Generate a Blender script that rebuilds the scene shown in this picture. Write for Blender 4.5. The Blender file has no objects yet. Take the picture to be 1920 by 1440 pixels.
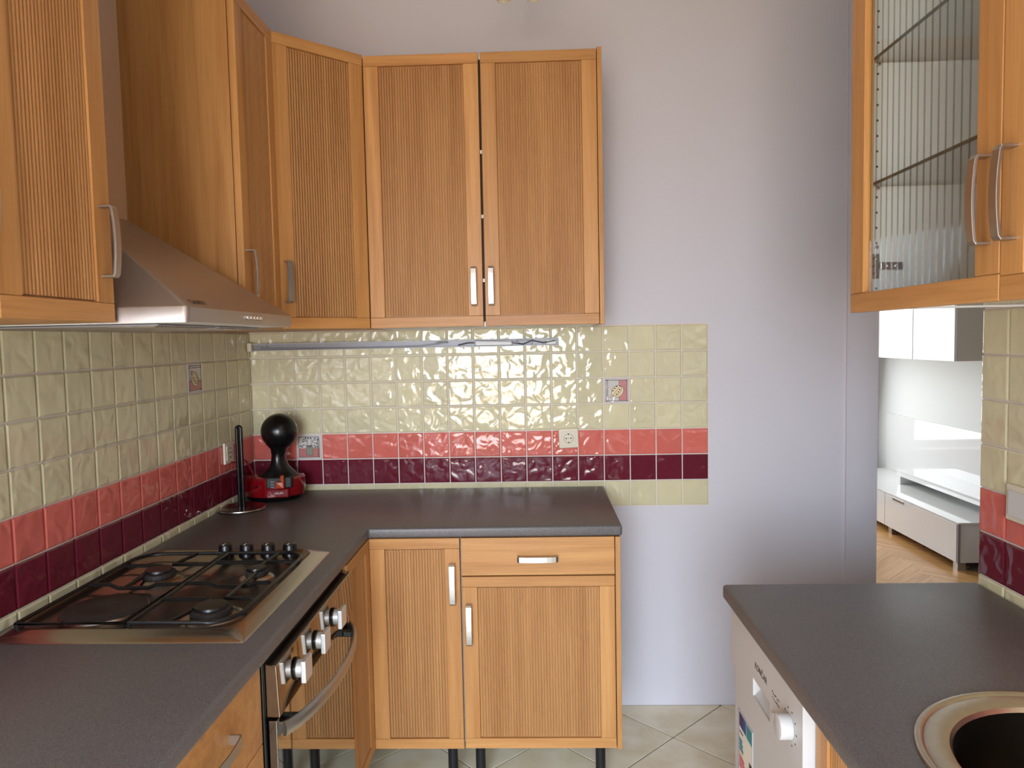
import bpy, bmesh, math, random
from mathutils import Vector, Matrix
random.seed(7)
scene = bpy.context.scene
COL = scene.collection

# ------------------------------------------------------------------ camera
CAM = Vector((1.1656, -2.9254, 1.5194)); PITCH, YAW, ROLL, FPX = -.0617, .0323, -.0204, 1361.6
fw = Vector((-math.sin(YAW)*math.cos(PITCH), math.cos(YAW)*math.cos(PITCH), math.sin(PITCH)))
rt = Vector((math.cos(YAW), math.sin(YAW), 0)); up = rt.cross(fw)
R_ = rt*math.cos(ROLL) + up*math.sin(ROLL); U_ = -rt*math.sin(ROLL) + up*math.cos(ROLL)
cam = bpy.data.objects.new('camera', bpy.data.cameras.new('camera')); COL.objects.link(cam)
cam.matrix_world = Matrix(((R_.x, U_.x, -fw.x, CAM.x), (R_.y, U_.y, -fw.y, CAM.y), (R_.z, U_.z, -fw.z, CAM.z), (0, 0, 0, 1)))
cam.data.sensor_fit = 'HORIZONTAL'; cam.data.sensor_width = 36; cam.data.lens = FPX/1920*36
cam.data.clip_start = .02; scene.camera = cam

# ------------------------------------------------------------------ light
vs = scene.view_settings
vs.view_transform = 'Standard'; vs.look = 'None'; vs.gamma = 1; vs.use_curve_mapping = False
vs.exposure = 0.0
world = bpy.data.worlds.new('sky'); scene.world = world; world.use_nodes = True
world.node_tree.nodes['Background'].inputs[0].default_value = (.62, .75, 1, 1)
world.node_tree.nodes['Background'].inputs[1].default_value = 1.0

def area(name, loc, rot, sx, sy, power, color, spread=180):
    l = bpy.data.lights.new(name, 'AREA'); l.shape = 'RECTANGLE'; l.size = sx; l.size_y = sy
    l.energy = power; l.color = color; l.spread = math.radians(spread)
    o = bpy.data.objects.new(name, l); COL.objects.link(o); o.location = loc; o.rotation_euler = rot
    return o
D = math.radians
# daylight of the kitchen window behind the camera: sky light comes in downwards, light off the street upwards
KX0, KX1, KZ0, KZ1, KY = .06, 1.46, .25, 2.40, -5.4
area('kitchen_window_sky', ((KX0+KX1)/2, KY+.10, (KZ0+KZ1)/2), (D(90-41), 0, 0), KX1-KX0-.1, KZ1-KZ0-.1, 136, (.64, .80, 1.0), 115)
area('kitchen_window_street', ((KX0+KX1)/2, KY+.12, (KZ0+KZ1)/2), (D(90+44), 0, 0), KX1-KX0-.1, KZ1-KZ0-.1, 56, (1.0, .68, .35), 150)
# daylight of the living-room window in the far wall
area('living_window_sky', (2.95, 3.60, 1.5), (D(-90+12), 0, 0), 1.9, 2.0, 54, (.95, .98, 1.0))

# ------------------------------------------------------------------ helpers
W = {}
def wloc(o):
    while o is not None:
        if o.name in W: return W[o.name]
        o = o.parent
    return Vector((0, 0, 0))
def thing(name, label, cat, loc, group=None):
    o = bpy.data.objects.new(name, None); COL.objects.link(o); o.location = loc; o.empty_display_size = .05
    o['label'] = label; o['category'] = cat
    if group: o['group'] = group
    W[o.name] = Vector(loc); return o
def tag(o, label, cat, group=None):
    o['label'] = label; o['category'] = cat
    if group: o['group'] = group
    return o
def link(name, me, mat, parent=None, loc=(0, 0, 0), rotz=0, kind=None):
    o = bpy.data.objects.new(name, me); COL.objects.link(o)
    if mat is not None and not me.materials:
        for m in (mat if isinstance(mat, (list, tuple)) else [mat]): me.materials.append(m)
    if parent: o.parent = parent
    o.location = loc; o.rotation_euler = (0, 0, rotz)
    if kind: o['kind'] = kind
    return o

class MB:
    def __init__(s): s.v = []; s.f = []; s.mi = []
    def quad(s, pts, mi=0):
        n = len(s.v); s.v += [Vector(p) for p in pts]; s.f.append(tuple(range(n, n+len(pts)))); s.mi.append(mi); return s
    def box(s, x0, x1, y0, y1, z0, z1, mi=0):
        n = len(s.v)
        s.v += [Vector(p) for p in ((x0,y0,z0),(x1,y0,z0),(x1,y1,z0),(x0,y1,z0),(x0,y0,z1),(x1,y0,z1),(x1,y1,z1),(x0,y1,z1))]
        for q in ((0,3,2,1),(4,5,6,7),(0,1,5,4),(1,2,6,5),(2,3,7,6),(3,0,4,7)):
            s.f.append(tuple(n+i for i in q)); s.mi.append(mi)
        return s
    def prism(s, poly, z0, z1, mi=0, axis=2):
        # poly: list of 2D points, extruded along axis (2: xy->z, 1: xz->y, 0: yz->x)
        k = len(poly); n = len(s.v)
        def P(a, b, h): return Vector((a, b, h)) if axis == 2 else Vector((a, h, b)) if axis == 1 else Vector((h, a, b))
        s.v += [P(a, b, z0) for a, b in poly] + [P(a, b, z1) for a, b in poly]
        s.f.append(tuple(n+i for i in reversed(range(k)))); s.mi.append(mi)
        s.f.append(tuple(n+k+i for i in range(k))); s.mi.append(mi)
        for i in range(k):
            j = (i+1) % k; s.f.append((n+i, n+j, n+k+j, n+k+i)); s.mi.append(mi)
        return s
    def lathe(s, prof, c=(0, 0, 0), seg=32, mi=0, cap=True):
        # prof: list of (r, z)
        c = Vector(c); n = len(s.v); k = len(prof)
        for r, z in prof:
            for a in range(seg):
                t = 2*math.pi*a/seg; s.v.append(c + Vector((r*math.cos(t), r*math.sin(t), z)))
        for i in range(k-1):
            for a in range(seg):
                b = (a+1) % seg
                s.f.append((n+i*seg+a, n+i*seg+b, n+(i+1)*seg+b, n+(i+1)*seg+a)); s.mi.append(mi)
        if cap:
            s.f.append(tuple(n+a for a in reversed(range(seg)))); s.mi.append(mi)
            s.f.append(tuple(n+(k-1)*seg+a for a in range(seg))); s.mi.append(mi)
        return s
    def tube(s, pts, r, seg=8, mi=0, closed=False, sq=None):
        pts = [Vector(p) for p in pts]; n0 = len(s.v); k = len(pts)
        prevu = None
        for i, p in enumerate(pts):
            if closed: t = pts[(i+1) % k]-pts[i-1]
            else: t = pts[min(i+1, k-1)]-pts[max(i-1, 0)]
            t.normalize()
            if prevu is None:
                a = Vector((0, 0, 1)) if abs(t.z) < .9 else Vector((1, 0, 0))
                u = t.cross(a).normalized()
            else:
                u = (prevu - t*prevu.dot(t)).normalized()
            prevu = u; w = t.cross(u)
            for q in range(seg):
                an = 2*math.pi*(q+.5)/seg
                ru, rw = (r, r) if sq is None else sq
                s.v.append(p + u*math.cos(an)*ru + w*math.sin(an)*rw)
        m = k if closed else k-1
        for i in range(m):
            j = (i+1) % k
            for q in range(seg):
                q2 = (q+1) % seg
                s.f.append((n0+i*seg+q, n0+i*seg+q2, n0+j*seg+q2, n0+j*seg+q)); s.mi.append(mi)
        if not closed:
            s.f.append(tuple(n0+q for q in reversed(range(seg)))); s.mi.append(mi)
            s.f.append(tuple(n0+(k-1)*seg+q for q in range(seg))); s.mi.append(mi)
        return s
    def ball(s, c, r, seg=24, rings=14, mi=0, sc=(1, 1, 1)):
        pr = []
        n = len(s.v); c = Vector(c)
        for i in range(rings+1):
            t = math.pi*i/rings - math.pi/2; rr = max(1e-4, math.cos(t)); z = math.sin(t)
            for a in range(seg):
                g = 2*math.pi*a/seg; s.v.append(c+Vector((rr*math.cos(g)*r*sc[0], rr*math.sin(g)*r*sc[1], z*r*sc[2])))
        for i in range(rings):
            for a in range(seg):
                b = (a+1) % seg
                s.f.append((n+i*seg+a, n+i*seg+b, n+(i+1)*seg+b, n+(i+1)*seg+a)); s.mi.append(mi)
        return s
    def xform(s, M):
        s.v = [M @ p for p in s.v]; return s
    def mesh(s, name, bevel=0, seg=2, smooth=False, off=Vector((0, 0, 0)), ang=30):
        me = bpy.data.meshes.new(name)
        me.from_pydata([tuple(p-off) for p in s.v], [], s.f); me.polygons.foreach_set('material_index', s.mi)
        bm = bmesh.new(); bm.from_mesh(me)
        bmesh.ops.remove_doubles(bm, verts=bm.verts, dist=1e-6)
        if bevel:
            bmesh.ops.recalc_face_normals(bm, faces=bm.faces)
            es = [e for e in bm.edges if len(e.link_faces) == 2 and e.calc_face_angle(0) > math.radians(ang)]
            bmesh.ops.bevel(bm, geom=es, offset=bevel, segments=seg, affect='EDGES', profile=.5, clamp_overlap=True)
        else:
            bmesh.ops.recalc_face_normals(bm, faces=bm.faces)
        if smooth:
            for f in bm.faces: f.smooth = True
            for e in bm.edges:
                if len(e.link_faces) == 2 and e.calc_face_angle(0) > math.radians(38): e.smooth = False
        bm.to_mesh(me); bm.free()
        return me
    def build(s, name, mat, parent=None, bevel=0, seg=2, smooth=False, local=False, kind=None, ang=30, loc=(0, 0, 0), rotz=0):
        off = Vector((0, 0, 0)) if (local or parent is None) else wloc(parent)
        me = s.mesh(name, bevel, seg, smooth, off, ang)
        return link(name, me, mat, parent, loc=loc, rotz=rotz, kind=kind)

def single(name, mb, mat, base, label, cat, group=None, **kw):
    """a thing that is one mesh, origin at its base"""
    me = mb.mesh(name, off=Vector(base), **kw)
    o = link(name, me, mat, None, loc=base); W[o.name] = Vector(base)
    return tag(o, label, cat, group)

# ------------------------------------------------------------------ materials
def L(r, g, b):
    f = lambda c: (c/255/12.92) if c/255 <= .04045 else ((c/255+.055)/1.055)**2.4
    return (f(r), f(g), f(b), 1)
def newmat(name):
    m = bpy.data.materials.new(name); m.use_nodes = True
    nt = m.node_tree; return m, nt, nt.nodes['Principled BSDF']
def simple(name, col, rough=.5, metal=0, bump=None, spec=.5, var=0, trans=0, ior=1.45, coat=0, aniso=0):
    m, nt, p = newmat(name); N = nt.nodes; K = nt.links
    p.inputs['Base Color'].default_value = col; p.inputs['Roughness'].default_value = rough; p.inputs['Metallic'].default_value = metal
    p.inputs['Specular IOR Level'].default_value = spec; p.inputs['IOR'].default_value = ior
    p.inputs['Transmission Weight'].default_value = trans; p.inputs['Coat Weight'].default_value = coat
    g = N.new('ShaderNodeNewGeometry')
    nz = N.new('ShaderNodeTexNoise'); nz.inputs['Scale'].default_value = bump[0] if bump else 6
    nz.inputs['Detail'].default_value = 3
    K.new(g.outputs['Position'], nz.inputs['Vector'])
    if bump:
        b = N.new('ShaderNodeBump'); b.inputs['Strength'].default_value = bump[1]; b.inputs['Distance'].default_value = bump[2]
        K.new(nz.outputs['Fac'], b.inputs['Height']); K.new(b.outputs['Normal'], p.inputs['Normal'])
    if var:
        mr = N.new('ShaderNodeMapRange'); mr.inputs['To Min'].default_value = 1-var; mr.inputs['To Max'].default_value = 1+var
        K.new(nz.outputs['Fac'], mr.inputs['Value'])
        mx = N.new('ShaderNodeVectorMath'); mx.operation = 'SCALE'; mx.inputs[0].default_value = col[:3]
        K.new(mr.outputs['Result'], mx.inputs['Scale']); K.new(mx.outputs['Vector'], p.inputs['Base Color'])
    return m

def oak(name, axis, light, dark, rough=.42):
    m, nt, p = newmat(name); N = nt.nodes; K = nt.links
    tc = N.new('ShaderNodeTexCoord'); oi = N.new('ShaderNodeObjectInfo')
    off = N.new('ShaderNodeVectorMath'); off.operation = 'SCALE'; off.inputs[0].default_value = (7.3, 5.1, 9.7); K.new(oi.outputs['Random'], off.inputs['Scale'])
    ad = N.new('ShaderNodeVectorMath'); ad.operation = 'ADD'; K.new(tc.outputs['Object'], ad.inputs[0]); K.new(off.outputs['Vector'], ad.inputs[1])
    def nz(sc, det, ro=.5):
        mp = N.new('ShaderNodeMapping'); mp.inputs['Scale'].default_value = sc; K.new(ad.outputs['Vector'], mp.inputs['Vector'])
        n = N.new('ShaderNodeTexNoise'); n.inputs['Scale'].default_value = 1; n.inputs['Detail'].default_value = det; n.inputs['Roughness'].default_value = ro
        n.inputs['Distortion'].default_value = .6
        K.new(mp.outputs['Vector'], n.inputs['Vector']); return n
    def s(a, b): return (b, a, a) if axis == 'x' else (a, a, b)
    big = nz(s(26, 1.3), 3); fine = nz(s(230, 6), 2, .6)
    r = N.new('ShaderNodeValToRGB'); r.color_ramp.elements[0].position = .32; r.color_ramp.elements[1].position = .70
    r.color_ramp.elements[0].color = dark; r.color_ramp.elements[1].color = light
    K.new(big.outputs['Fac'], r.inputs['Fac'])
    r2 = N.new('ShaderNodeMapRange'); r2.inputs['From Min'].default_value = .3; r2.inputs['From Max'].default_value = .55
    r2.inputs['To Min'].default_value = .86; r2.inputs['To Max'].default_value = 1.0; K.new(fine.outputs['Fac'], r2.inputs['Value'])
    v = N.new('ShaderNodeVectorMath'); v.operation = 'SCALE'; K.new(r.outputs['Color'], v.inputs[0]); K.new(r2.outputs['Result'], v.inputs['Scale'])
    v2 = N.new('ShaderNodeVectorMath'); v2.operation = 'SCALE'; K.new(v.outputs['Vector'], v2.inputs[0])
    r3 = N.new('ShaderNodeMapRange'); r3.inputs['To Min'].default_value = .93; r3.inputs['To Max'].default_value = 1.07; K.new(oi.outputs['Random'], r3.inputs['Value']); K.new(r3.outputs['Result'], v2.inputs['Scale'])
    K.new(v2.outputs['Vector'], p.inputs['Base Color']); p.inputs['Roughness'].default_value = rough
    p.inputs['Specular IOR Level'].default_value = .4
    b = N.new('ShaderNodeBump'); b.inputs['Strength'].default_value = .12; b.inputs['Distance'].default_value = .001
    K.new(fine.outputs['Fac'], b.inputs['Height']); K.new(b.outputs['Normal'], p.inputs['Normal'])
    return m
OAKL, OAKD = L(206, 152, 92), L(182, 126, 70)
OAK_P = oak('oak_reeded_panel', 'z', L(194, 143, 90), L(176, 124, 75))
OAK_V = oak('oak_upright_grain', 'z', OAKL, OAKD); OAK_H = oak('oak_level_grain', 'x', OAKL, OAKD)

def glaze(name, col, sc=20, st=.55, rough=.055):
    m, nt, p = newmat(name); N = nt.nodes; K = nt.links
    g = N.new('ShaderNodeNewGeometry'); oi = N.new('ShaderNodeObjectInfo')
    nz = N.new('ShaderNodeTexNoise'); nz.inputs['Scale'].default_value = sc; nz.inputs['Detail'].default_value = 1.2; nz.inputs['Distortion'].default_value = .5
    K.new(g.outputs['Position'], nz.inputs['Vector'])
    b = N.new('ShaderNodeBump'); b.inputs['Strength'].default_value = st; b.inputs['Distance'].default_value = .0085
    K.new(nz.outputs['Fac'], b.inputs['Height']); K.new(b.outputs['Normal'], p.inputs['Normal'])
    n2 = N.new('ShaderNodeTexNoise'); n2.inputs['Scale'].default_value = 14; K.new(g.outputs['Position'], n2.inputs['Vector'])
    a = N.new('ShaderNodeMath'); a.operation = 'ADD'; K.new(n2.outputs['Fac'], a.inputs[0]); K.new(oi.outputs['Random'], a.inputs[1])
    mr = N.new('ShaderNodeMapRange'); mr.inputs['From Max'].default_value = 2; mr.inputs['To Min'].default_value = .88; mr.inputs['To Max'].default_value = 1.1
    K.new(a.outputs[0], mr.inputs['Value'])
    v = N.new('ShaderNodeVectorMath'); v.operation = 'SCALE'; v.inputs[0].default_value = col[:3]; K.new(mr.outputs['Result'], v.inputs['Scale'])
    K.new(v.outputs['Vector'], p.inputs['Base Color']); p.inputs['Roughness'].default_value = rough; p.inputs['Specular IOR Level'].default_value = .42
    return m
CREAM = glaze('cream_glaze', L(214, 206, 170)); PINK = glaze('salmon_glaze', L(214, 112, 100)); WINE = glaze('burgundy_glaze', L(106, 32, 48))
WHITE_T = glaze('white_glaze', L(214, 208, 204))
GROUT = simple('grout', L(226, 216, 208), .9, bump=(300, .3, .001))
PAINT = simple('wall_paint', L(216, 213, 220), .85, bump=(120, .12, .001))
CEIL = simple('ceiling_paint', L(226, 222, 216), .9, bump=(120, .1, .001))
STEEL = simple('brushed_steel', L(176, 168, 160), .24, 1, bump=(420, .04, .0005))
NICKEL = simple('brushed_nickel', L(186, 182, 176), .34, 1, bump=(500, .05, .0005))
CHROME = simple('chrome', L(225, 228, 232), .12, 1)
SATIN = simple('satin_aluminium', L(226, 229, 233), .42, .75)
HOODST = simple('hood_steel', L(186, 178, 172), .40, 1, bump=(420, .04, .0005))
BOWLST = simple('shaded_bowl_steel', L(112, 102, 90), .28, 1, bump=(60, .10, .001), var=.12)  # sink steel darkened in colour to stand for shade down in the bowl
SINKST = simple('sink_steel', L(206, 194, 176), .30, 1, bump=(60, .10, .001), var=.12)
BLACKP = simple('black_plastic', L(14, 14, 15), .25, var=.1)
BLACKM = simple('black_matt_plastic', L(24, 24, 28), .5, var=.1)
ENAMEL = simple('black_enamel', L(16, 16, 17), .3, var=.1)
IRON = simple('cast_iron', L(40, 34, 32), .6, bump=(200, .2, .001))
DWWHITE = simple('appliance_white', L(198, 196, 194), .38, var=.02)
WHITEP = simple('white_plastic', L(212, 210, 207), .35, var=.03)
IVORY = simple('ivory_plastic', L(222, 212, 190), .4, var=.03)
WHITEL = simple('white_laminate', L(234, 234, 230), .35, var=.02)
GLOSSW = simple('gloss_white_lacquer', L(226, 226, 222), .06, var=.02, coat=.4)
REDG = simple('red_gloss', L(120, 8, 18), .12, var=.05, coat=.5)
ORANGE = simple('orange_plastic', L(170, 60, 16), .35, var=.05)
GREYM = simple('grey_metal', L(150, 148, 152), .45, .3, var=.06)
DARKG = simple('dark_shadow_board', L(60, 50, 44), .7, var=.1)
INK = simple('black_ink', L(46, 38, 34), .5, var=.1)
PINKINK = simple('pink_ink', L(192, 120, 116), .3, var=.12)
YELINK = simple('yellow_ink', L(226, 206, 164), .3, var=.1)
GREENINK = simple('green_grey_ink', L(150, 158, 138), .3, var=.1)
BLUEINK = simple('blue_ink', L(36, 70, 140), .5, var=.05); NAVY = simple('navy_ink', L(44, 36, 84), .5, var=.05)
TEAL = simple('teal_ink', L(40, 130, 140), .5, var=.05); REDINK = simple('red_ink', L(206, 96, 110), .5, var=.05)
PAPER = simple('paper', L(226, 220, 206), .6, var=.03)
REDCORD = simple('red_cord', L(140, 20, 16), .4, var=.05)

def speckle(name, col, lo, hi, rough):
    m, nt, p = newmat(name); N = nt.nodes; K = nt.links
    g = N.new('ShaderNodeNewGeometry'); nz = N.new('ShaderNodeTexNoise'); nz.inputs['Scale'].default_value = 520; nz.inputs['Detail'].default_value = 2
    K.new(g.outputs['Position'], nz.inputs['Vector'])
    n2 = N.new('ShaderNodeTexNoise'); n2.inputs['Scale'].default_value = 5; n2.inputs['Detail'].default_value = 4; K.new(g.outputs['Position'], n2.inputs['Vector'])
    mr = N.new('ShaderNodeMapRange'); mr.inputs['From Min'].default_value = .35; mr.inputs['From Max'].default_value = .65; mr.inputs['To Min'].default_value = lo; mr.inputs['To Max'].default_value = hi
    K.new(nz.outputs['Fac'], mr.inputs['Value'])
    v = N.new('ShaderNodeVectorMath'); v.operation = 'SCALE'; v.inputs[0].default_value = col[:3]; K.new(mr.outputs['Result'], v.inputs['Scale'])
    K.new(v.outputs['Vector'], p.inputs['Base Color'])
    m2 = N.new('ShaderNodeMapRange'); m2.inputs['To Min'].default_value = rough-.06; m2.inputs['To Max'].default_value = rough+.06; K.new(n2.outputs['Fac'], m2.inputs['Value'])
    K.new(m2.outputs['Result'], p.inputs['Roughness'])
    b = N.new('ShaderNodeBump'); b.inputs['Strength'].default_value = .25; b.inputs['Distance'].default_value = .0006; K.new(nz.outputs['Fac'], b.inputs['Height']); K.new(b.outputs['Normal'], p.inputs['Normal'])
    return m
WORKTOP = speckle('charcoal_laminate', L(94, 90, 90), .70, 1.32, .38)

def stone(name, c1, c2, rough):
    m, nt, p = newmat(name); N = nt.nodes; K = nt.links
    g = N.new('ShaderNodeNewGeometry'); oi = N.new('ShaderNodeObjectInfo')
    of = N.new('ShaderNodeVectorMath'); of.operation = 'SCALE'; of.inputs[0].default_value = (9, 7, 5); K.new(oi.outputs['Random'], of.inputs['Scale'])
    ad = N.new('ShaderNodeVectorMath'); K.new(g.outputs['Position'], ad.inputs[0]); K.new(of.outputs['Vector'], ad.inputs[1])
    nz = N.new('ShaderNodeTexNoise'); nz.inputs['Scale'].default_value = 9; nz.inputs['Detail'].default_value = 5; K.new(ad.outputs['Vector'], nz.inputs['Vector'])
    r = N.new('ShaderNodeValToRGB'); r.color_ramp.elements[0].color = c1; r.color_ramp.elements[1].color = c2
    r.color_ramp.elements[0].position = .35; r.color_ramp.elements[1].position = .68
    K.new(nz.outputs['Fac'], r.inputs['Fac']); K.new(r.outputs['Color'], p.inputs['Base Color']); p.inputs['Roughness'].default_value = rough
    return m
FLOORT = stone('beige_floor_tile', L(228, 212, 178), L(245, 235, 211), .35)
PARQ = oak('parquet_oak', 'x', L(206, 160, 104), L(172, 122, 70), .3)
FGROUT = simple('floor_grout', L(120, 108, 96), .9, var=.1)

def glassmat(name, col=(.98, .99, .985, 1), base=.04):
    """thin clear glass: mostly see-through, mirror-like towards grazing angles"""
    m, nt, p = newmat(name); N = nt.nodes; K = nt.links
    tr = N.new('ShaderNodeBsdfTransparent'); tr.inputs['Color'].default_value = col
    gl = N.new('ShaderNodeBsdfGlossy'); gl.inputs['Roughness'].default_value = .03
    lw = N.new('ShaderNodeLayerWeight'); pw = N.new('ShaderNodeMath'); pw.operation = 'POWER'; pw.inputs[1].default_value = 6
    K.new(lw.outputs['Facing'], pw.inputs[0])
    mr = N.new('ShaderNodeMapRange'); mr.inputs['To Min'].default_value = base; mr.inputs['To Max'].default_value = .7; K.new(pw.outputs[0], mr.inputs['Value'])
    mx = N.new('ShaderNodeMixShader'); K.new(mr.outputs['Result'], mx.inputs[0]); K.new(tr.outputs[0], mx.inputs[1]); K.new(gl.outputs[0], mx.inputs[2])
    K.new(mx.outputs[0], nt.nodes['Material Output'].inputs['Surface']); return m
GLASS = glassmat('clear_glass')
GEDGE = simple('dark_glass_edge', L(58, 66, 60), .15, var=.1)
RIB = glassmat('glass_rib', (.78, .83, .82, 1), .12)
OVENG = simple('oven_dark_glass', L(18, 15, 13), .03, spec=1.0, ior=1.9, coat=1.0, var=.05)
OVENP = simple('oven_mirror_steel', L(150, 138, 126), .045, 1, var=.02)

# ------------------------------------------------------------------ room shell
CEILZ = 2.95
def struct(name, mb, mat, parent=None, **kw):
    o = mb.build(name, mat, parent, **kw)
    if parent is None: o['kind'] = 'structure'
    return o
floor = struct('floor', MB().box(-.15, 2.62, KY-.15, .15, -.06, -.004), FGROUT)
struct('floor_living', MB().box(2.62, 4.45, KY-.15, .15, -.06, -.004).box(1.2, 4.45, .15, 3.9, -.06, -.004), FGROUT)
fliv = bpy.data.objects['floor_living']
struct('ceiling', MB().box(-.15, 4.45, KY-.15, 3.9, CEILZ, CEILZ+.1), CEIL)
wall_back = struct('wall_back', MB().box(-.15, 2.40, 0, .15, 0, CEILZ).box(2.40, 2.522, -.012, .15, 0, CEILZ), PAINT)
wall_left = struct('wall_left', MB().box(-.15, 0, KY-.15, 0, 0, CEILZ), PAINT)
wall_right = struct('wall_right', MB().box(2.22, 2.34, KY, -1.19, 0, CEILZ), PAINT)
struct('wall_rear', MB().box(0, KX0, KY-.15, KY, 0, CEILZ).box(KX1, 4.45, KY-.15, KY, 0, CEILZ).box(KX0, KX1, KY-.15, KY, 0, KZ0).box(KX0, KX1, KY-.15, KY, KZ1, CEILZ), PAINT)
LIVP = simple('living_room_paint', L(222, 224, 219), .85, bump=(120, .12, .001))
struct('wall_living', MB().box(4.28, 4.45, KY, 3.75, 0, CEILZ), LIVP)
LX0, LX1, LZ0, LZ1 = 1.95, 3.95, .45, 2.55
struct('wall_far', MB().box(1.2, LX0, 3.75, 3.9, 0, CEILZ).box(LX1, 4.45, 3.75, 3.9, 0, CEILZ).box(LX0, LX1, 3.75, 3.9, 0, LZ0).box(LX0, LX1, 3.75, 3.9, LZ1, CEILZ), PAINT)
struct('wall_side', MB().box(1.05, 1.2, .15, 3.9, 0, CEILZ), PAINT)
def window(n, x0, x1, z0, z1, y, label_mat=WHITEP):
    fr = .06; xm = (x0+x1)/2
    o = struct('window_%d' % n, MB().box(x0, x1, y-.03, y+.03, z0, z0+fr).box(x0, x1, y-.03, y+.03, z1-fr, z1).box(x0, x0+fr, y-.03, y+.03, z0+fr, z1-fr)
           .box(x1-fr, x1, y-.03, y+.03, z0+fr, z1-fr).box(xm-.04, xm+.04, y-.03, y+.03, z0+fr, z1-fr), WHITEP)
    for a, b in ((x0+fr, xm-.04), (xm+.04, x1-fr)):
        MB().box(a, b, y-.004, y+.004, z0+fr, z1-fr).build('pane', GLASS, o)
    MB().box(x0-.05, x1+.05, y-.02, y+.14 if y < 0 else y-.12, z0-.035, z0-.002).build('window_sill', WHITEP, o, bevel=.004)
window(1, KX0, KX1, KZ0, KZ1, KY-.08); window(2, LX0, LX1, LZ0, LZ1, 3.83)

# floor tiles, laid diagonally
def clip(poly, x0, x1, y0, y1):
    for ax, lim, sgn in ((0, x0, 1), (0, x1, -1), (1, y0, 1), (1, y1, -1)):
        out = []
        for i in range(len(poly)):
            a, b = poly[i-1], poly[i]; da, db = sgn*(a[ax]-lim), sgn*(b[ax]-lim)
            if (da >= 0) != (db >= 0):
                t = da/(da-db); out.append((a[0]+t*(b[0]-a[0]), a[1]+t*(b[1]-a[1])))
            if db >= 0: out.append(b)
        poly = out
        if not poly: return poly
    return poly
PT = .335; s2 = math.sqrt(.5); ox, oy = 1.664, -.241
for i in range(-20, 20):
    for j in range(-20, 20):
        g = .0022
        c = [(i*PT+g, j*PT+g), ((i+1)*PT-g, j*PT+g), ((i+1)*PT-g, (j+1)*PT-g), (i*PT+g, (j+1)*PT-g)]
        poly = clip([(ox+(a-b)*s2, oy+(a+b)*s2) for a, b in c], .001, 2.219, KY+.001, -.001)
        if len(poly) < 3: continue
        A = abs(sum(poly[k-1][0]*poly[k][1]-poly[k][0]*poly[k-1][1] for k in range(len(poly))))/2
        if A < .0006: continue
        MB().prism(poly, -.004, 0).build('floor_tile', FLOORT, floor, bevel=.0012, seg=1)
# parquet planks in a herringbone
PL, PW = .45, .09
plank_me = MB().box(-PL/2, PL/2, -PW/2+.0006, PW/2-.0006, -.004, 0).mesh('plank'); plank_me.materials.append(PARQ)
def plank(x, y, a):
    if not (2.75 < x < 4.0 and .7 < y < 3.5): return
    link('plank', plank_me, None, fliv, (x, y, random.uniform(-.0003, .0003)), a)
c45 = math.cos(D(45))
for k in range(-40, 60):
    for m in range(-6, 7):
        for (u, v, a) in ((k*PW+2*PL*m+PL/2, k*PW+PW/2, 45), (k*PW+PL+2*PL*m+PW/2, (k-4)*PW+PL/2, 135)):
            plank((u-v)*c45+3.3, (u+v)*c45+1.5, D(a))

# ------------------------------------------------------------------ wall tiles
P = .1043; Z0 = .836; TG = .0045
_tm = {}
def tile_mesh(w, h, mat):
    key = (round(w, 4), round(h, 4), mat.name)
    if key not in _tm:
        t = .0065; e = .004; r = .0018
        a, b = w/2, h/2
        v = [(-a,0,-b),(a,0,-b),(a,0,b),(-a,0,b), (-a,-t+r,-b),(a,-t+r,-b),(a,-t+r,b),(-a,-t+r,b), (-a+e,-t,-b+e),(a-e,-t,-b+e),(a-e,-t,b-e),(-a+e,-t,b-e)]
        f = [(0,1,5,4),(1,2,6,5),(2,3,7,6),(3,0,4,7),(4,5,9,8),(5,6,10,9),(6,7,11,10),(7,4,8,11),(8,9,10,11)]
        me = bpy.data.meshes.new('tile'); me.from_pydata(v, [], f); me.materials.append(mat)
        bm = bmesh.new(); bm.from_mesh(me); bmesh.ops.recalc_face_normals(bm, faces=bm.faces)
        bm.to_mesh(me); bm.free()
        _tm[key] = me
    return _tm[key]
ROWM = [CREAM, WINE, PINK, CREAM, CREAM, CREAM, CREAM]
def lay(wall, u0, u1, place, deco=None, corner=0):
    """tiles between u boundaries; place(u, z) -> loc, rotz"""
    for j in range(7):
        for (a, b) in zip(u0, u1):
            w = abs(b-a)-TG
            if w < .006: continue
            key = (round((a+b)/2, 3), j)
            mat = WHITE_T if deco and any(abs(key[0]-d[0]) < .03 and j == d[1] for d in deco) else ROWM[j]
            loc, rz = place((a+b)/2, Z0+(j+.5)*P)
            o = link('tile', tile_mesh(w, P-TG, mat), None, wall, loc, rz)
            o.rotation_euler = (random.uniform(-.006, .006), random.uniform(-.003, .003), rz+random.uniform(-.006, .006))
            if mat is WHITE_T:
                d = [d for d in deco if abs(key[0]-d[0]) < .03 and j == d[1]][0]
                d[2](o, w)
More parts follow.
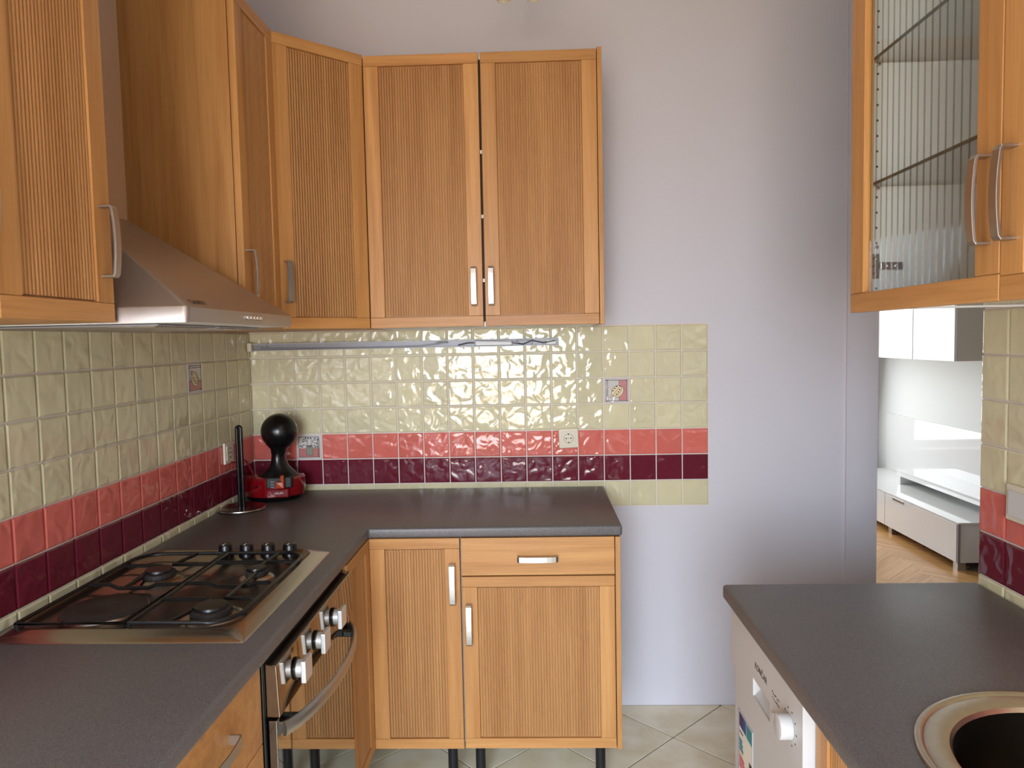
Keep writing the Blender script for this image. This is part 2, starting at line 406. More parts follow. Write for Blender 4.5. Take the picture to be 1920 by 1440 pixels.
# prints on the picture tiles (flat print, built in the tile's own plane)
def stroke(mb, pts, wd, n, mi=0, rot=None):
    for a, b in zip(pts[:-1], pts[1:]):
        d = Vector((b[0]-a[0], b[1]-a[1])); l = d.length
        if l < 1e-9: continue
        d /= l; q = Vector((-d.y, d.x))*wd/2; e = d*wd*.3
        A = Vector(a)-e; B = Vector(b)+e
        mb.quad([(A.x+q.x, n, A.y+q.y), (A.x-q.x, n, A.y-q.y), (B.x-q.x, n, B.y-q.y), (B.x+q.x, n, B.y+q.y)], mi)
def fill(mb, pts, n, mi): mb.quad([(p[0], n, p[1]) for p in pts], mi)
def ell(cx, cy, a, b, ang, t0=0, t1=360, k=20):
    r = []
    for i in range(k+1):
        t = math.radians(t0+(t1-t0)*i/k); x, y = a*math.cos(t), b*math.sin(t); c, s = math.cos(math.radians(ang)), math.sin(math.radians(ang))
        r.append((cx+x*c-y*s, cy+x*s+y*c))
    return r
NP = -.0085
def lemon(o, w, quarter=False):
    mb = MB(); S = .0415
    fill(mb, [(.25*S, -S), (S, -S), (S, S), (.25*S, S)], NP, 1)
    # lemon half
    body = ell(-.02*S, -.02*S, .60*S, .40*S, 48)
    rind = ell(.14*S, -.12*S, .62*S, .46*S, 48)
    fill(mb, rind[:-1], NP-.00015, 2); fill(mb, body[:-1], NP-.0003, 2)
    tip = [(-.55*S, -.42*S), (-.62*S, -.62*S), (-.40*S, -.60*S), (-.2*S, -.52*S)]
    fill(mb, tip, NP-.0003, 2)
    n = NP-.00045
    for q in (body, rind[12:] + rind[:8] if False else ell(.14*S, -.12*S, .62*S, .46*S, 48, -150, 40)): stroke(mb, q, .0016, n)
    stroke(mb, tip, .0016, n)
    stroke(mb, [(-.38*S, -.46*S), (.36*S, .44*S)], .0014, n)
    for cx, cy in ((-.34, -.02), (-.16, .2), (.02, .38), (.0, -.34), (.18, -.14), (.3, .08)):
        fill(mb, ell(cx*S, cy*S, .09*S, .06*S, 30, k=8)[:-1], n, 0)
    for a, b in (((-S, -S), (S, -S)), ((-S, S), (S, S)), ((S, -S), (S, S)), ((-S, -S), (-S, S)), ((-.84*S, -S), (-.84*S, S)), ((.25*S, -S), (.25*S, -.62*S)), ((.25*S, .62*S), (.25*S, S))): stroke(mb, [a, b], .0017, n)
    for cx, cy in ((-S, S), (S, S), (-S, -S), (S, -S), (-.84*S, S), (-.84*S, -S)): fill(mb, [(cx-.002, cy-.002), (cx+.002, cy-.002), (cx+.002, cy+.002), (cx-.002, cy+.002)], n, 0)
    if quarter:
        for i, p in enumerate(mb.v): mb.v[i] = Vector((p.z, p.y, -p.x))
    mb.build('lemon_print', [INK, PINKINK, YELINK], o, local=True)
def lemon_q(o, w): lemon(o, w, True)
def plant(o, w):
    mb = MB(); S = .0415; n = NP-.0004
    fill(mb, [(-S, -S), (S, -S), (S, -.12*S), (-S, -.12*S)], NP, 1)
    pot = [(-.26*S, -.78*S), (.34*S, -.78*S), (.38*S, -.02*S), (-.3*S, -.02*S)]
    fill(mb, pot, NP-.0002, 2); stroke(mb, pot+[pot[0]], .0016, n)
    for x in (-.1, .06, .22): stroke(mb, [(x*S, -.7*S), (x*S, -.1*S)], .0012, n)
    for q in (((-.05, 0), (-.2, .5), (-.5, .75)), ((-.2, .5), (-.05, .88)), ((-.2, .5), (-.32, .9)), ((.05, 0), (.3, .5), (.6, .85)), ((.3, .5), (.75, .35)), ((.45, .66), (.9, .72)),
              ((-.1, .05), (-.5, .25), (-.85, .12)), ((-.5, .25), (-.7, .02)), ((.1, 0), (.5, .2), (.85, .0)), ((.5, .2), (.62, -.06)), ((-.35, .62), (-.6, .55)), ((.3, .5), (.18, .88))):
        stroke(mb, [(a*S, b*S) for a, b in q], .0013, n)
    for cx, cy in ((-.5, .75), (-.05, .88), (-.32, .9), (.6, .85), (.75, .35), (.9, .72), (-.85, .12), (-.7, .02), (.85, 0), (.62, -.06), (-.6, .55), (.18, .88), (.0, .1), (-.2, .12), (.2, .14)):
        fill(mb, ell(cx*S, cy*S, .085*S, .06*S, 40*cx*9, k=8)[:-1], n, 0)
    for a, b in (((-S, -S), (S, -S)), ((-S, S), (S, S)), ((S, -S), (S, S)), ((-S, -S), (-S, S)), ((.86*S, -S), (.86*S, S))): stroke(mb, [a, b], .0017, n)
    mb.build('plant_print', [INK, PINKINK, GREENINK], o, local=True)
XR = 1.855
MB().box(0, XR+.003, -.004, 0, Z0-.003, Z0+7*P+.003).build('grout', GROUT, wall_back)
bu = [max(.008, XR-P*k) for k in range(19)]
lay(wall_back, bu[1:], bu[:-1], lambda u, z: ((u, -.003, z), 0), deco=[(XR-3.5*P, 4, lemon), (XR-15.5*P, 2, plant)])
MB().box(0, .004, -2.75, -.004, Z0-.003, Z0+7*P+.003).build('grout', GROUT, wall_left)
YL = -.237
lu = [-.0085] + [YL-P*k for k in range(-2, 24)]
lay(wall_left, lu[:-1], lu[1:], lambda u, z: ((.003, u, z), math.pi/2), deco=[(YL-2.5*P, 5, lemon_q)])
MB().box(2.216, 2.22, -2.7, -1.192, Z0-.003, Z0+7*P+.003).build('grout', GROUT, wall_right)
ru = [-1.1905] + [-1.288-P*k for k in range(0, 13)]
lay(wall_right, ru[:-1], ru[1:], lambda u, z: ((2.217, u, z), -math.pi/2))

# ------------------------------------------------------------------ cabinet doors and handles
def handle(parent, x, z, length=.134, vertical=True, yf=-.02, w=.019, depth=.03):
    """flat bow handle, centred at x,z on a front whose face is at y = yf (parent's own axes)"""
    h = length/2; d = depth; prof = [(-h, 0), (-h, -d*.72), (-h+.006, -d*.86)]
    for k in range(1, 8):
        t = -1+2*k/8; prof.append((t*(h-.006), -d*(.86+.14*(1-t*t))))
    prof += [(h-.006, -d*.86), (h, -d*.72), (h, 0)]
    th = .0045; mb = MB()
    # offset inwards for thickness
    inner = []
    for i, (s, n) in enumerate(prof):
        if i in (0, 1): inner.append((s+th, n if i == 0 else n+.002))
        elif i in (len(prof)-1, len(prof)-2): inner.append((s-th, n if i == len(prof)-1 else n+.002))
        else: inner.append((s*(1-.03), n+th))
    poly = prof + inner[::-1]
    k = len(prof)
    def Pt(s, n, q): return (x+q, yf+n, z+s) if vertical else (x+s, yf+n, z+q)
    a, b = -w/2, w/2
    for q in range(k-1):
        o1, o2, i1, i2 = prof[q], prof[q+1], inner[q], inner[q+1]
        mb.quad([Pt(*o1, a), Pt(*o2, a), Pt(*o2, b), Pt(*o1, b)])
        mb.quad([Pt(*i1, a), Pt(*i2, a), Pt(*i2, b), Pt(*i1, b)])
        for c in (a, b): mb.quad([Pt(*o1, c), Pt(*o2, c), Pt(*i2, c), Pt(*i1, c)])
    return mb.build('handle', NICKEL, parent, local=True, bevel=.0008, seg=1)

def reeds(x0, x1, z0, z1, yb, pitch=.0092, depth=.0065):
    """upright reeded panel; front crests at yb, grooves depth behind"""
    n = max(1, round((x1-x0)/pitch)); p = (x1-x0)/n; mb = MB()
    xs = []
    for i in range(n):
        a = x0+i*p
        xs += [(a, yb+depth), (a+.20*p, yb+depth), (a+.28*p, yb+.0008), (a+.62*p, yb), (a+.94*p, yb+.0008)]
    xs.append((x1, yb+depth))
    e = .004
    for (xa, ya), (xb, ybb) in zip(xs[:-1], xs[1:]):
        mb.quad([(xa, ya, z0+e), (xb, ybb, z0+e), (xb, ybb, z1-e), (xa, ya, z1-e)])
    # groove floor shows at both ends
    g = yb+depth
    for za, zb in ((z0, z0+e), (z1-e, z1)): mb.quad([(x0, g, za), (x1, g, za), (x1, g, zb), (x0, g, zb)])
    for i in range(n):
        a = x0+i*p
        for zz in (z0+e, z1-e): mb.quad([(a+.20*p, g, zz), (a+.28*p, yb+.0008, zz), (a+.62*p, yb, zz), (a+.94*p, yb+.0008, zz), (a+p, g, zz)])
    mb.quad([(x0, yb+.012, z0), (x1, yb+.012, z0), (x1, yb+.012, z1), (x0, yb+.012, z1)])
    return mb
def door(parent, loc, rotz, w, h, hx=None, hz=None, kind='reed', stile=.052, rail=.036, name='door', pitch=.0092):
    """framed door in its own axes: x 0..w, z 0..h, back at y=0, face at y=-.02"""
    pl = wloc(parent); rel = Vector(loc)-pl; T = .02
    if kind == 'reed':
        d = reeds(stile, w-stile, rail, h-rail, -T+.0035, pitch).build(name, OAK_P, parent, local=True, loc=rel, rotz=rotz)
        MB().box(stile, w-stile, -T+.0155, -.001, rail, h-rail).build('panel_back', OAK_P, d, local=True)
    else:
        d = MB().box(stile-.006, w-stile+.006, -.010, -.006, rail-.006, h-rail+.006).build(name, GLASS, parent, local=True, loc=rel, rotz=rotz)
        n = 17; sp = (w-2*stile)/n
        for k in range(n):
            xx = stile+sp*(k+.5)
            MB().box(xx-.0013, xx+.0013, -.0118, -.0102, rail, h-rail).build('glass_rib', RIB, d, local=True)
    for a, b in ((0, stile), (w-stile, w)): MB().box(a+.0003, b-.0003, -T, 0, rail+.0005, h-rail-.0005).build('stile', OAK_V, d, local=True, bevel=.0012, seg=1)
    for a, b in ((0, rail), (h-rail, h)): MB().box(0, w, -T, 0, a, b).build('rail', OAK_H, d, local=True, bevel=.0012, seg=1)
    if hx is not None: handle(d, hx, hz)
    return d

UB, UT = 1.567, 2.4975
UH = UT-UB
G_WALL = 'oak wall cabinets'
# double wall cabinet on the back wall
t = thing('wall_cabinet', 'oak double wall cabinet with two reeded doors above back wall tiles', 'cabinet', (.593, 0, UB), G_WALL)
MB().box(.594, 1.392, -.366, -.001, UB, UB+.016).box(.594, 1.392, -.366, -.001, UT-.016, UT).box(.594, .61, -.366, -.001, UB+.016, UT-.016).box(.594, 1.392, -.012, -.001, UB+.016, UT-.016).build('body', WHITEL, t)
MB().box(.985, 1.001, -.366, -.013, UB+.016, UT-.016).build('gap_shade_panel', DARKG, t)  # panel coloured dark to stand for the shade in the gap between doors
MB().box(1.394, 1.41, -.39, -.001, UB-.001, UT+.006).build('side_panel', OAK_V, t, bevel=.001)
door(t, (.5935, -.370, UB), 0, .3955, UH, .3655, .137)
door(t, (.9965, -.370, UB), 0, .3955, UH, .022, .137)
for zz in (1.72, 1.94, 2.16): MB().box(.989, .9965, -.3805, -.372, zz, zz+.012).build('door_buffer', WHITEP, t)
# diagonal corner cabinet
A = Vector((.345, -.604)); B = Vector((.580, -.385)); ang = math.atan2(B.y-A.y, B.x-A.x); dw = (B-A).length
t = thing('corner_cabinet', 'diagonal oak corner wall cabinet between hood cabinet and double cabinet', 'cabinet', (.3, -.3, UB), G_WALL)
nx, ny = math.sin(ang), -math.cos(ang)
MB().prism([(.001, -.001), (.590, -.001), (.590, -.366), (B.x-nx*.004, B.y-ny*.004), (A.x-nx*.004, A.y-ny*.004), (.345, -.606), (.001, -.606)][::-1], UB, UT).build('body', OAK_V, t)
door(t, (A.x, A.y, UB), ang, dw, UH, .024, .15)
# narrow cabinet right of the hood (its large side faces the camera)
t = thing('wall_cabinet', 'narrow oak wall cabinet with broad plain side right of the steel hood', 'cabinet', (.17, -.757, UB), G_WALL)
MB().box(.001, .338, -.906, -.609, UB, UT).build('body', OAK_V, t, bevel=.001)
door(t, (.340, -.906, UB), math.pi/2, .292, UH, .03, .153)
# near cabinet left of the hood and its neighbour
t = thing('wall_cabinet', 'oak wall cabinet with reeded door left of the steel hood', 'cabinet', (.17, -1.70, UB), G_WALL)
MB().box(.009, .338, -1.848, -1.545, UB, UT).build('body', OAK_V, t, bevel=.001)
door(t, (.340, -1.848, UB), math.pi/2, .302, UH, .274, .150)
t = thing('wall_cabinet', 'oak wall cabinet cut off by the left picture edge, only its handle showing', 'cabinet', (.17, -2.05, UB), G_WALL)
MB().box(.009, .338, -2.248, -1.851, UB, UT).build('body', OAK_V, t, bevel=.001)
door(t, (.340, -2.248, UB), math.pi/2, .395, UH, .366, .185)
# glazed cabinet on the right wall
t = thing('glass_cabinet', 'oak wall cabinet with ribbed glass door on the right wall', 'cabinet', (2.03, -1.58, UB), G_WALL)
YA, YB = -1.322, -1.828
MB().box(1.872, 2.214, YA-.016, YA, UB, UT).build('side_panel', WHITEL, t)
MB().box(1.872, 2.214, YB, YB+.016, UB, UT).build('side_panel', WHITEL, t)
MB().box(1.872, 2.214, YB+.0165, YA-.0165, UB+.002, UB+.018).build('bottom_panel', GLOSSW, t)
MB().box(1.872, 2.214, YB+.0165, YA-.0165, UT-.016, UT).build('top_panel', WHITEL, t)
MB().box(2.206, 2.214, YB+.0165, YA-.0165, UB+.0185, UT-.0165).build('back_panel', WHITEL, t)
for zz in (1.826, 2.082):
    g = MB().box(1.884, 2.205, YB+.017, YA-.017, zz, zz+.005).build('glass_shelf', GLASS, t)
    MB().box(1.8815, 1.8838, YB+.017, YA-.017, zz-.0005, zz+.0055).build('shelf_edge', GEDGE, g)
    MB().tube([(1.897, YA-.0165, zz-.004), (1.897, YA-.025, zz-.004)], .003).build('shelf_pin', NICKEL, g)
mb = MB()
for k in range(28):
    zz = 1.612+.032*k
    if abs(zz-1.66) < .034: continue
    mb.lathe([(.0026, 0), (.0026, .0006)], seg=10)
    n = 20
    for p in range(len(mb.v)-n, len(mb.v)):
        v = mb.v[p]; mb.v[p] = Vector((1.897+v.x, YA-.016-v.z, zz+v.y))
mb.build('pin_holes', DARKG, t, kind='stuff')
hg = MB().box(1.880, 1.900, YA-.026, YA-.0165, 1.632, 1.684).box(1.901, 1.950, YA-.030, YA-.0165, 1.650, 1.666).build('hinge', NICKEL, t, bevel=.0015)
for xx, zz in ((1.888, 1.674), (1.888, 1.658), (1.888, 1.642), (1.915, 1.658), (1.932, 1.658)):
    MB().ball((xx, YA-.029, zz), .004, 10, 6).build('screw', CHROME, hg)
MB().tube([(1.897, YA-.0165, 1.699), (1.897, YA-.020, 1.699)], .004, 10).build('screw', NICKEL, t)
door(t, (1.870, YA-.001, UB-.006), -math.pi/2, .504, UH+.006, .475, .152, kind='glass', stile=.06, rail=.04)
t = thing('wall_cabinet', 'oak wall cabinet beside the glass cabinet, cut off by the right edge', 'cabinet', (2.03, -2.08, UB), G_WALL)
MB().box(1.872, 2.207, -2.330, -1.830, UB, UT).build('body', WHITEL, t)
door(t, (1.870, -1.829, UB-.006), -math.pi/2, .500, UH+.006, .027, .152)

# ------------------------------------------------------------------ base cabinets
BB, BT = .181, .883
def leg(parent, x, y, top):
    MB().lathe([(.026, 0), (.026, .008), (.0165, .014), (.0165, top)], (x, y, 0), 20).build('leg', BLACKM, parent, smooth=True)
G_BASE = 'oak base cabinets'
t = thing('corner_base_cabinet', 'oak corner base cabinet with two reeded doors meeting at the inner corner', 'cabinet', (.3, -.3, 0), G_BASE)
MB().box(.03, .912, -.588, -.012, BB+.002, BT).box(.03, .578, -.902, -.588, BB+.002, BT).build('body', WHITEL, t)
door(t, (.6175, -.608, BB), 0, .2935, BT-BB, .2695, .555, stile=.05, rail=.034)
door(t, (.598, -.902, BB), math.pi/2, .272, BT-BB, stile=.05, rail=.034)
for x, y in ((.863, -.55), (.863, -.10), (.12, -.84), (.54, -.84)): leg(t, x, y, BB+.002)
t = thing('drawer_cabinet', 'oak base cabinet with one drawer over a reeded door, right end of back run', 'cabinet', (1.16, -.3, 0), G_BASE)
MB().box(.9145, 1.410, -.588, -.012, BB+.002, BT).build('body', WHITEL, t)
MB().box(1.411, 1.427, -.632, -.012, BB, BT).build('side_panel', OAK_V, t, bevel=.001)
dr = MB().box(.9155, 1.409, -.630, -.606, .760, BT).build('drawer', OAK_H, t, bevel=.0015)
handle(dr, 1.162-wloc(t).x, .817, .130, False, -.630-wloc(t).y)
door(t, (.9155, -.606, BB), 0, .4935, .574, .022, .42, stile=.05, rail=.034)
for x, y in ((.957, -.55), (1.362, -.55), (.957, -.10), (1.362, -.10)): leg(t, x, y, BB+.002)
# near drawer cabinet on the left run
t = thing('drawer_cabinet', 'oak drawer cabinet nearest the camera under left worktop beside the oven', 'cabinet', (.3, -1.85, 0), G_BASE)
MB().box(.03, .578, -2.118, -1.522, BB+.002, BT).build('body', OAK_V, t)
zz = BT
for h in (.17, .26, .268):
    d = MB().box(.580, .602, -2.118, -1.522, zz-h+.002, zz).build('drawer', OAK_H, t, bevel=.0015)
    hh = handle(d, 0, 0, .134, False, 0); hh.rotation_euler = (0, 0, math.pi/2)
    hh.location = Vector((.602, -1.738, zz-.075))-wloc(t)
    zz -= h
for x, y in ((.54, -1.60), (.54, -2.05), (.1, -1.60), (.1, -2.05)): leg(t, x, y, BB+.002)
# sink cabinet on the right run
t = thing('sink_cabinet', 'oak base cabinet with reeded doors under the round sink', 'cabinet', (1.93, -2.0, 0), G_BASE)
MB().box(1.668, 1.684, -2.472, -1.676, BB+.002, BT).box(1.684, 2.195, -2.472, -2.456, BB+.002, BT).box(1.684, 2.195, -1.692, -1.676, BB+.002, BT).box(1.684, 2.195, -2.456, -1.692, BB+.002, BB+.018).build('body', WHITEL, t)
door(t, (1.666, -1.676, BB), -math.pi/2, .397, BT-BB, .024, .497, stile=.05, rail=.034)
door(t, (1.666, -2.075, BB), -math.pi/2, .397, BT-BB, .373, .497, stile=.05, rail=.034)
for x, y in ((1.74, -1.74), (1.74, -2.41), (2.15, -1.74), (2.15, -2.41)): leg(t, x, y, BB+.002)

# ------------------------------------------------------------------ worktops
WZ0, WZ1 = .885, .92
single('worktop', MB().prism([(.010, -.010), (1.434, -.010), (1.434, -.632), (.618, -.632), (.618, -2.45), (.010, -2.45)][::-1], WZ0, WZ1), WORKTOP, (.3, -.3, WZ0),
       'charcoal speckled worktop running L-shaped along left and back walls', 'worktop', bevel=.008, seg=4, smooth=True, ang=50)
SX, SY, SR = 1.920, -1.965, .227
def holed(x0, x1, y0, y1, cx, cy, r, z0, z1, seg=48):
    bm = bmesh.new()
    out = [bm.verts.new((x, y, z1)) for x, y in ((x0, y0), (x1, y0), (x1, y1), (x0, y1))]
    inn = [bm.verts.new((cx+r*math.cos(2*math.pi*k/seg), cy+r*math.sin(2*math.pi*k/seg), z1)) for k in range(seg)]
    eo = [bm.edges.new((out[i-1], out[i])) for i in range(4)]; ei = [bm.edges.new((inn[i-1], inn[i])) for i in range(seg)]
    bmesh.ops.triangle_fill(bm, edges=eo+ei, use_beauty=True)
    # a fill may cover the hole: drop faces inside it
    bad = [f for f in bm.faces if (f.calc_center_median()-Vector((cx, cy, z1))).length < r*.97 and all((v.co-Vector((cx, cy, z1))).length < r*1.01 for v in f.verts)]
    if bad: bmesh.ops.delete(bm, geom=bad, context='FACES_ONLY')
    g = bmesh.ops.extrude_face_region(bm, geom=list(bm.faces))
    for v in g['geom']:
        if isinstance(v, bmesh.types.BMVert): v.co.z = z0
    bmesh.ops.recalc_face_normals(bm, faces=bm.faces)
    es = [e for e in bm.edges if len(e.link_faces) == 2 and e.calc_face_angle(0) > 1 and max((v.co-Vector((cx, cy, v.co.z))).length for v in e.verts) > r*1.1]
    bmesh.ops.bevel(bm, geom=es, offset=.008, segments=4, affect='EDGES', profile=.5)
    for f in bm.faces: f.smooth = True
    for e in bm.edges:
        if len(e.link_faces) == 2 and e.calc_face_angle(0) > .66: e.smooth = False
    return bm
bm = holed(1.607, 2.208, -2.50, -1.192, SX, SY, SR-.012, WZ0, WZ1)
bmesh.ops.translate(bm, verts=bm.verts, vec=(-1.9, 1.85, -WZ0))
me = bpy.data.meshes.new('worktop'); bm.to_mesh(me); bm.free()
tag(link('worktop', me, WORKTOP, None, (1.9, -1.85, WZ0)), 'charcoal speckled worktop with round sink on the right', 'worktop')
# sink
t = thing('sink', 'round stainless steel sink let into the right worktop', 'sink', (SX, SY, .74))
MB().lathe([(SR-.004, .9205), (SR, .9215), (SR-.001, .9245), (SR-.005, .9265), (SR-.010, .9255), (SR-.013, .9228), (SR-.017, .9235), (SR-.040, .9225), (SR-.046, .9205), (SR-.050, .914)], (SX, SY, 0), 64, cap=False).build('rim', SINKST, t, smooth=True)
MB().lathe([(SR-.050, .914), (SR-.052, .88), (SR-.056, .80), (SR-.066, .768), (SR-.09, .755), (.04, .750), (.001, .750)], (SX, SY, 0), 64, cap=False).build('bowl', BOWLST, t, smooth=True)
MB().lathe([(.001, .7515), (.030, .752), (.038, .7535), (.040, .7505)], (SX, SY, 0), 32, cap=False).build('drain', CHROME, t, smooth=True)

# ------------------------------------------------------------------ text
def text_mesh(s, size):
    c = bpy.data.curves.new('lettering', 'FONT'); c.body = s; c.size = size; c.extrude = .00015; c.align_x = 'CENTER'; c.align_y = 'CENTER'
    o = bpy.data.objects.new('lettering', c); me = bpy.data.meshes.new_from_object(o)
    bpy.data.objects.remove(o); bpy.data.curves.remove(c); return me
def text(s, size, mat, parent, loc, xdir, ydir, stretch=1.0, name='lettering'):
    me = text_mesh(s, size); x = Vector(xdir).normalized(); y = Vector(ydir).normalized(); z = x.cross(y)
    M = Matrix((x*stretch, y, z)).transposed(); me.transform(M.to_4x4())
    o = link(name, me, mat, parent, Vector(loc)-wloc(parent)); return o

# ------------------------------------------------------------------ hob
HZ = WZ1
t = thing('gas_hob', 'stainless steel gas hob with black grates and one electric plate', 'hob', (.31, -1.20, HZ))
HX0, HX1, HY0, HY1 = .036, .570, -1.518, -.896
mb = MB()
def rrect(x0, x1, y0, y1, r, k=6):
    o = []
    for cx, cy, a0 in ((x1-r, y0+r, -90), (x1-r, y1-r, 0), (x0+r, y1-r, 90), (x0+r, y0+r, 180)):
        for i in range(k+1):
            a = math.radians(a0+90*i/k); o.append((cx+r*math.cos(a), cy+r*math.sin(a)))
    return o
loops = [(rrect(HX0, HX1, HY0, HY1, .006), HZ+.0005), (rrect(HX0+.002, HX1-.002, HY0+.002, HY1-.002, .008), HZ+.004), (rrect(HX0+.024, HX1-.028, HY0+.026, HY1-.024, .058), HZ+.019), (rrect(HX0+.031, HX1-.034, HY0+.033, HY1-.030, .054), HZ+.020),
         (rrect(HX0+.046, HX1-.050, HY0+.048, HY1-.044, .044), HZ+.009)]
n0 = len(mb.v)
for lp, z in loops: mb.v += [Vector((a, b, z)) for a, b in lp]
k = len(loops[0][0])
for i in range(len(loops)-1):
    for j in range(k):
        q = (j+1) % k; mb.f.append((i*k+j, i*k+q, (i+1)*k+q, (i+1)*k+j)); mb.mi.append(0)
mb.f.append(tuple((len(loops)-1)*k+j for j in range(k))); mb.mi.append(0)
mb.build('tray', STEEL, t, smooth=True)
hz = HZ+.009
pl = MB().lathe([(.088, hz), (.090, hz+.008), (.088, hz+.012)], (.203, -1.378, 0), 40).build('hot_plate_ring', STEEL, t, smooth=True)
MB().lathe([(.086, hz), (.086, hz+.014), (.082, hz+.017), (.022, hz+.017), (.020, hz+.0158), (.001, hz+.0158)], (.203, -1.378, 0), 40).build('hot_plate', IRON, pl, smooth=True)
def burner(x, y, r):
    b = MB().lathe([(r*1.55, hz), (r*1.45, hz+.003), (r*1.05, hz+.007), (r*.98, hz+.007)], (x, y, 0), 32).build('burner', STEEL, t, smooth=True)
    mb = MB().lathe([(r, hz+.006), (r, hz+.016), (r*.92, hz+.018)], (x, y, 0), 32)
    for q in range(20):
        a = 2*math.pi*q/20; c, s = math.cos(a), math.sin(a)
        mb.tube([(x+r*.98*c, y+r*.98*s, hz+.010), (x+r*1.04*c, y+r*1.04*s, hz+.010)], .0025, 5)
    mb.build('burner_ring', IRON, b, smooth=True)
    MB().lathe([(r*.80, hz+.018), (r*.84, hz+.020), (r*.80, hz+.025), (.002, hz+.026)], (x, y, 0), 28).build('burner_cap', ENAMEL, b, smooth=True)
burner(.448, -1.392, .043); burner(.197, -1.135, .040); burner(.447, -1.130, .028)
for x in (.290, .350, .411, .472):
    kb = MB().lathe([(.022, hz), (.022, hz+.004), (.0195, hz+.008), (.0185, hz+.030), (.0165, hz+.034), (.008, hz+.0355)], (x, -.950, 0), 24).build('knob', BLACKP, t, smooth=True)
    MB().box(x-.0012, x+.0012, -.966, -.952, hz+.0345, hz+.0365).build('knob_pointer', WHITEP, kb)
gz = HZ+.0275; gr = .0048
def bar(mb, pts, r=gr): mb.tube(pts, r, 8)
ENDS = []
def grate(x0, x1, pts_feet, build):
    g = MB(); build(g); 
    for fx, fy in pts_feet: g.tube([(fx, fy, gz), (fx, fy, hz+.001)], gr, 8)
    return g.build('grate', ENAMEL, t, smooth=True)
GX0, GX1, GXM, GY0, GY1 = .074, .530, .308, -1.478, -.985
def corner_pts(cx, cy, r, a0, a1, k=6): return [(cx+r*math.cos(math.radians(a0+(a1-a0)*i/k)), cy+r*math.sin(math.radians(a0+(a1-a0)*i/k)), gz) for i in range(k+1)]
def gr_right(g):
    r = .06
    pts = [(GXM+.006, GY0, gz)] + corner_pts(GX1-r, GY0+r, r, -90, 0) + corner_pts(GX1-r, GY1-r, r, 0, 90) + [(GXM+.006, GY1, gz)]
    g.tube(pts, gr, 8, closed=True)
    cy1, cy2 = -1.392, -1.130; cx = .45
    # fingers over the near burner
    bar(g, [(GXM+.006, cy1+.048, gz), (cx-.02, cy1+.048, gz), (cx-.006, cy1+.02, gz)]) if False else None
    bar(g, [(GXM+.006, cy1+.052, gz), (cx-.022, cy1+.052, gz)])
    bar(g, [(cx-.022, cy1+.052, gz), (cx-.055, GY0, gz)])
    bar(g, [(GX1, cy1+.056, gz), (cx+.006, cy1+.056, gz), (cx+.006, -1.235, gz), (cx+.006, cy2-.02, gz)])
    # dipped cross bar between the burners
    bar(g, [(GXM+.006, -1.232, gz), (GXM+.06, -1.232, gz), (GXM+.085, -1.232, gz-.009), (GXM+.155, -1.232, gz-.009), (GXM+.175, -1.232, gz), (GX1-.01, -1.232, gz)])
    # far burner
    bar(g, [(GXM+.006, cy2+.062, gz), (GX1, cy2+.062, gz)])
    bar(g, [(cx-.006, cy2+.005, gz), (cx+.006, GY1, gz)])
def gr_left(g):
    r = .06
    pts = [(GXM-.006, GY1, gz)] + corner_pts(GX0+r, GY1-r, r, 90, 180) + [(GX0, GY0, gz), (GXM-.006, GY0, gz)]
    g.tube(pts, gr, 8, closed=True)
    cx, cy = .197, -1.135
    bar(g, [(GX0, -1.236, gz), (GX0+.055, -1.236, gz), (GX0+.075, -1.236, gz-.009), (GX0+.150, -1.236, gz-.009), (GX0+.17, -1.236, gz), (GXM-.006, -1.236, gz)])
    bar(g, [(GX0, cy+.045, gz), (cx-.016, cy+.045, gz)])
    bar(g, [(cx-.016, cy+.045, gz), (cx-.028, -1.236, gz-.007)])
    bar(g, [(GXM-.006, cy+.052, gz), (cx+.012, cy+.052, gz), (cx+.03, GY1, gz)])
grate(GXM, GX1, [(GXM+.006, GY0), (GXM+.006, GY1), (GX1, GY0+.07), (GX1, GY1-.07)], gr_right)
grate(GX0, GXM, [(GX0, GY0), (GXM-.006, GY0+.01), (GXM-.006, GY1-.01), (GX0, GY1-.07)], gr_left)

# ------------------------------------------------------------------ oven
OY0, OY1 = -1.518, -.906
t = thing('built_in_oven', 'built-in oven with mirror glass door and three square chrome knobs', 'oven', (.32, -1.21, .20))
MB().box(.05, .592, OY0+.012, OY1-.012, .20, .878).build('body', ENAMEL, t, bevel=.002)
MB().box(.592, .606, OY0, OY1, .195, .880).build('frame', BLACKP, t, bevel=.003)
# sloping control panel
pp = [(.606, .760), (.634, .760), (.630, .868), (.606, .872)]
cp = MB().prism([(a, b) for a, b in pp], OY0+.010, OY1-.006, axis=1).build('control_panel', OVENP, t, bevel=.002)
for y in (-1.396, -1.250, -1.104):
    kx = .6325; kz = .812
    kb = MB().prism([(y+.024*math.cos(math.radians(a)), kz+.024*math.sin(math.radians(a))) for a in range(0, 360, 12)], kx, kx+.004, axis=0).build('knob', BLACKP, cp)
    MB().prism([(y+.019*math.cos(math.radians(a)), kz+.019*math.sin(math.radians(a))) for a in range(0, 360, 12)], kx+.004, kx+.017, axis=0).build('knob_neck', SATIN, kb, smooth=True)
    MB().box(kx+.017, kx+.028, y-.024, y+.024, kz-.024, kz+.024).build('knob_face', SATIN, kb, bevel=.002)
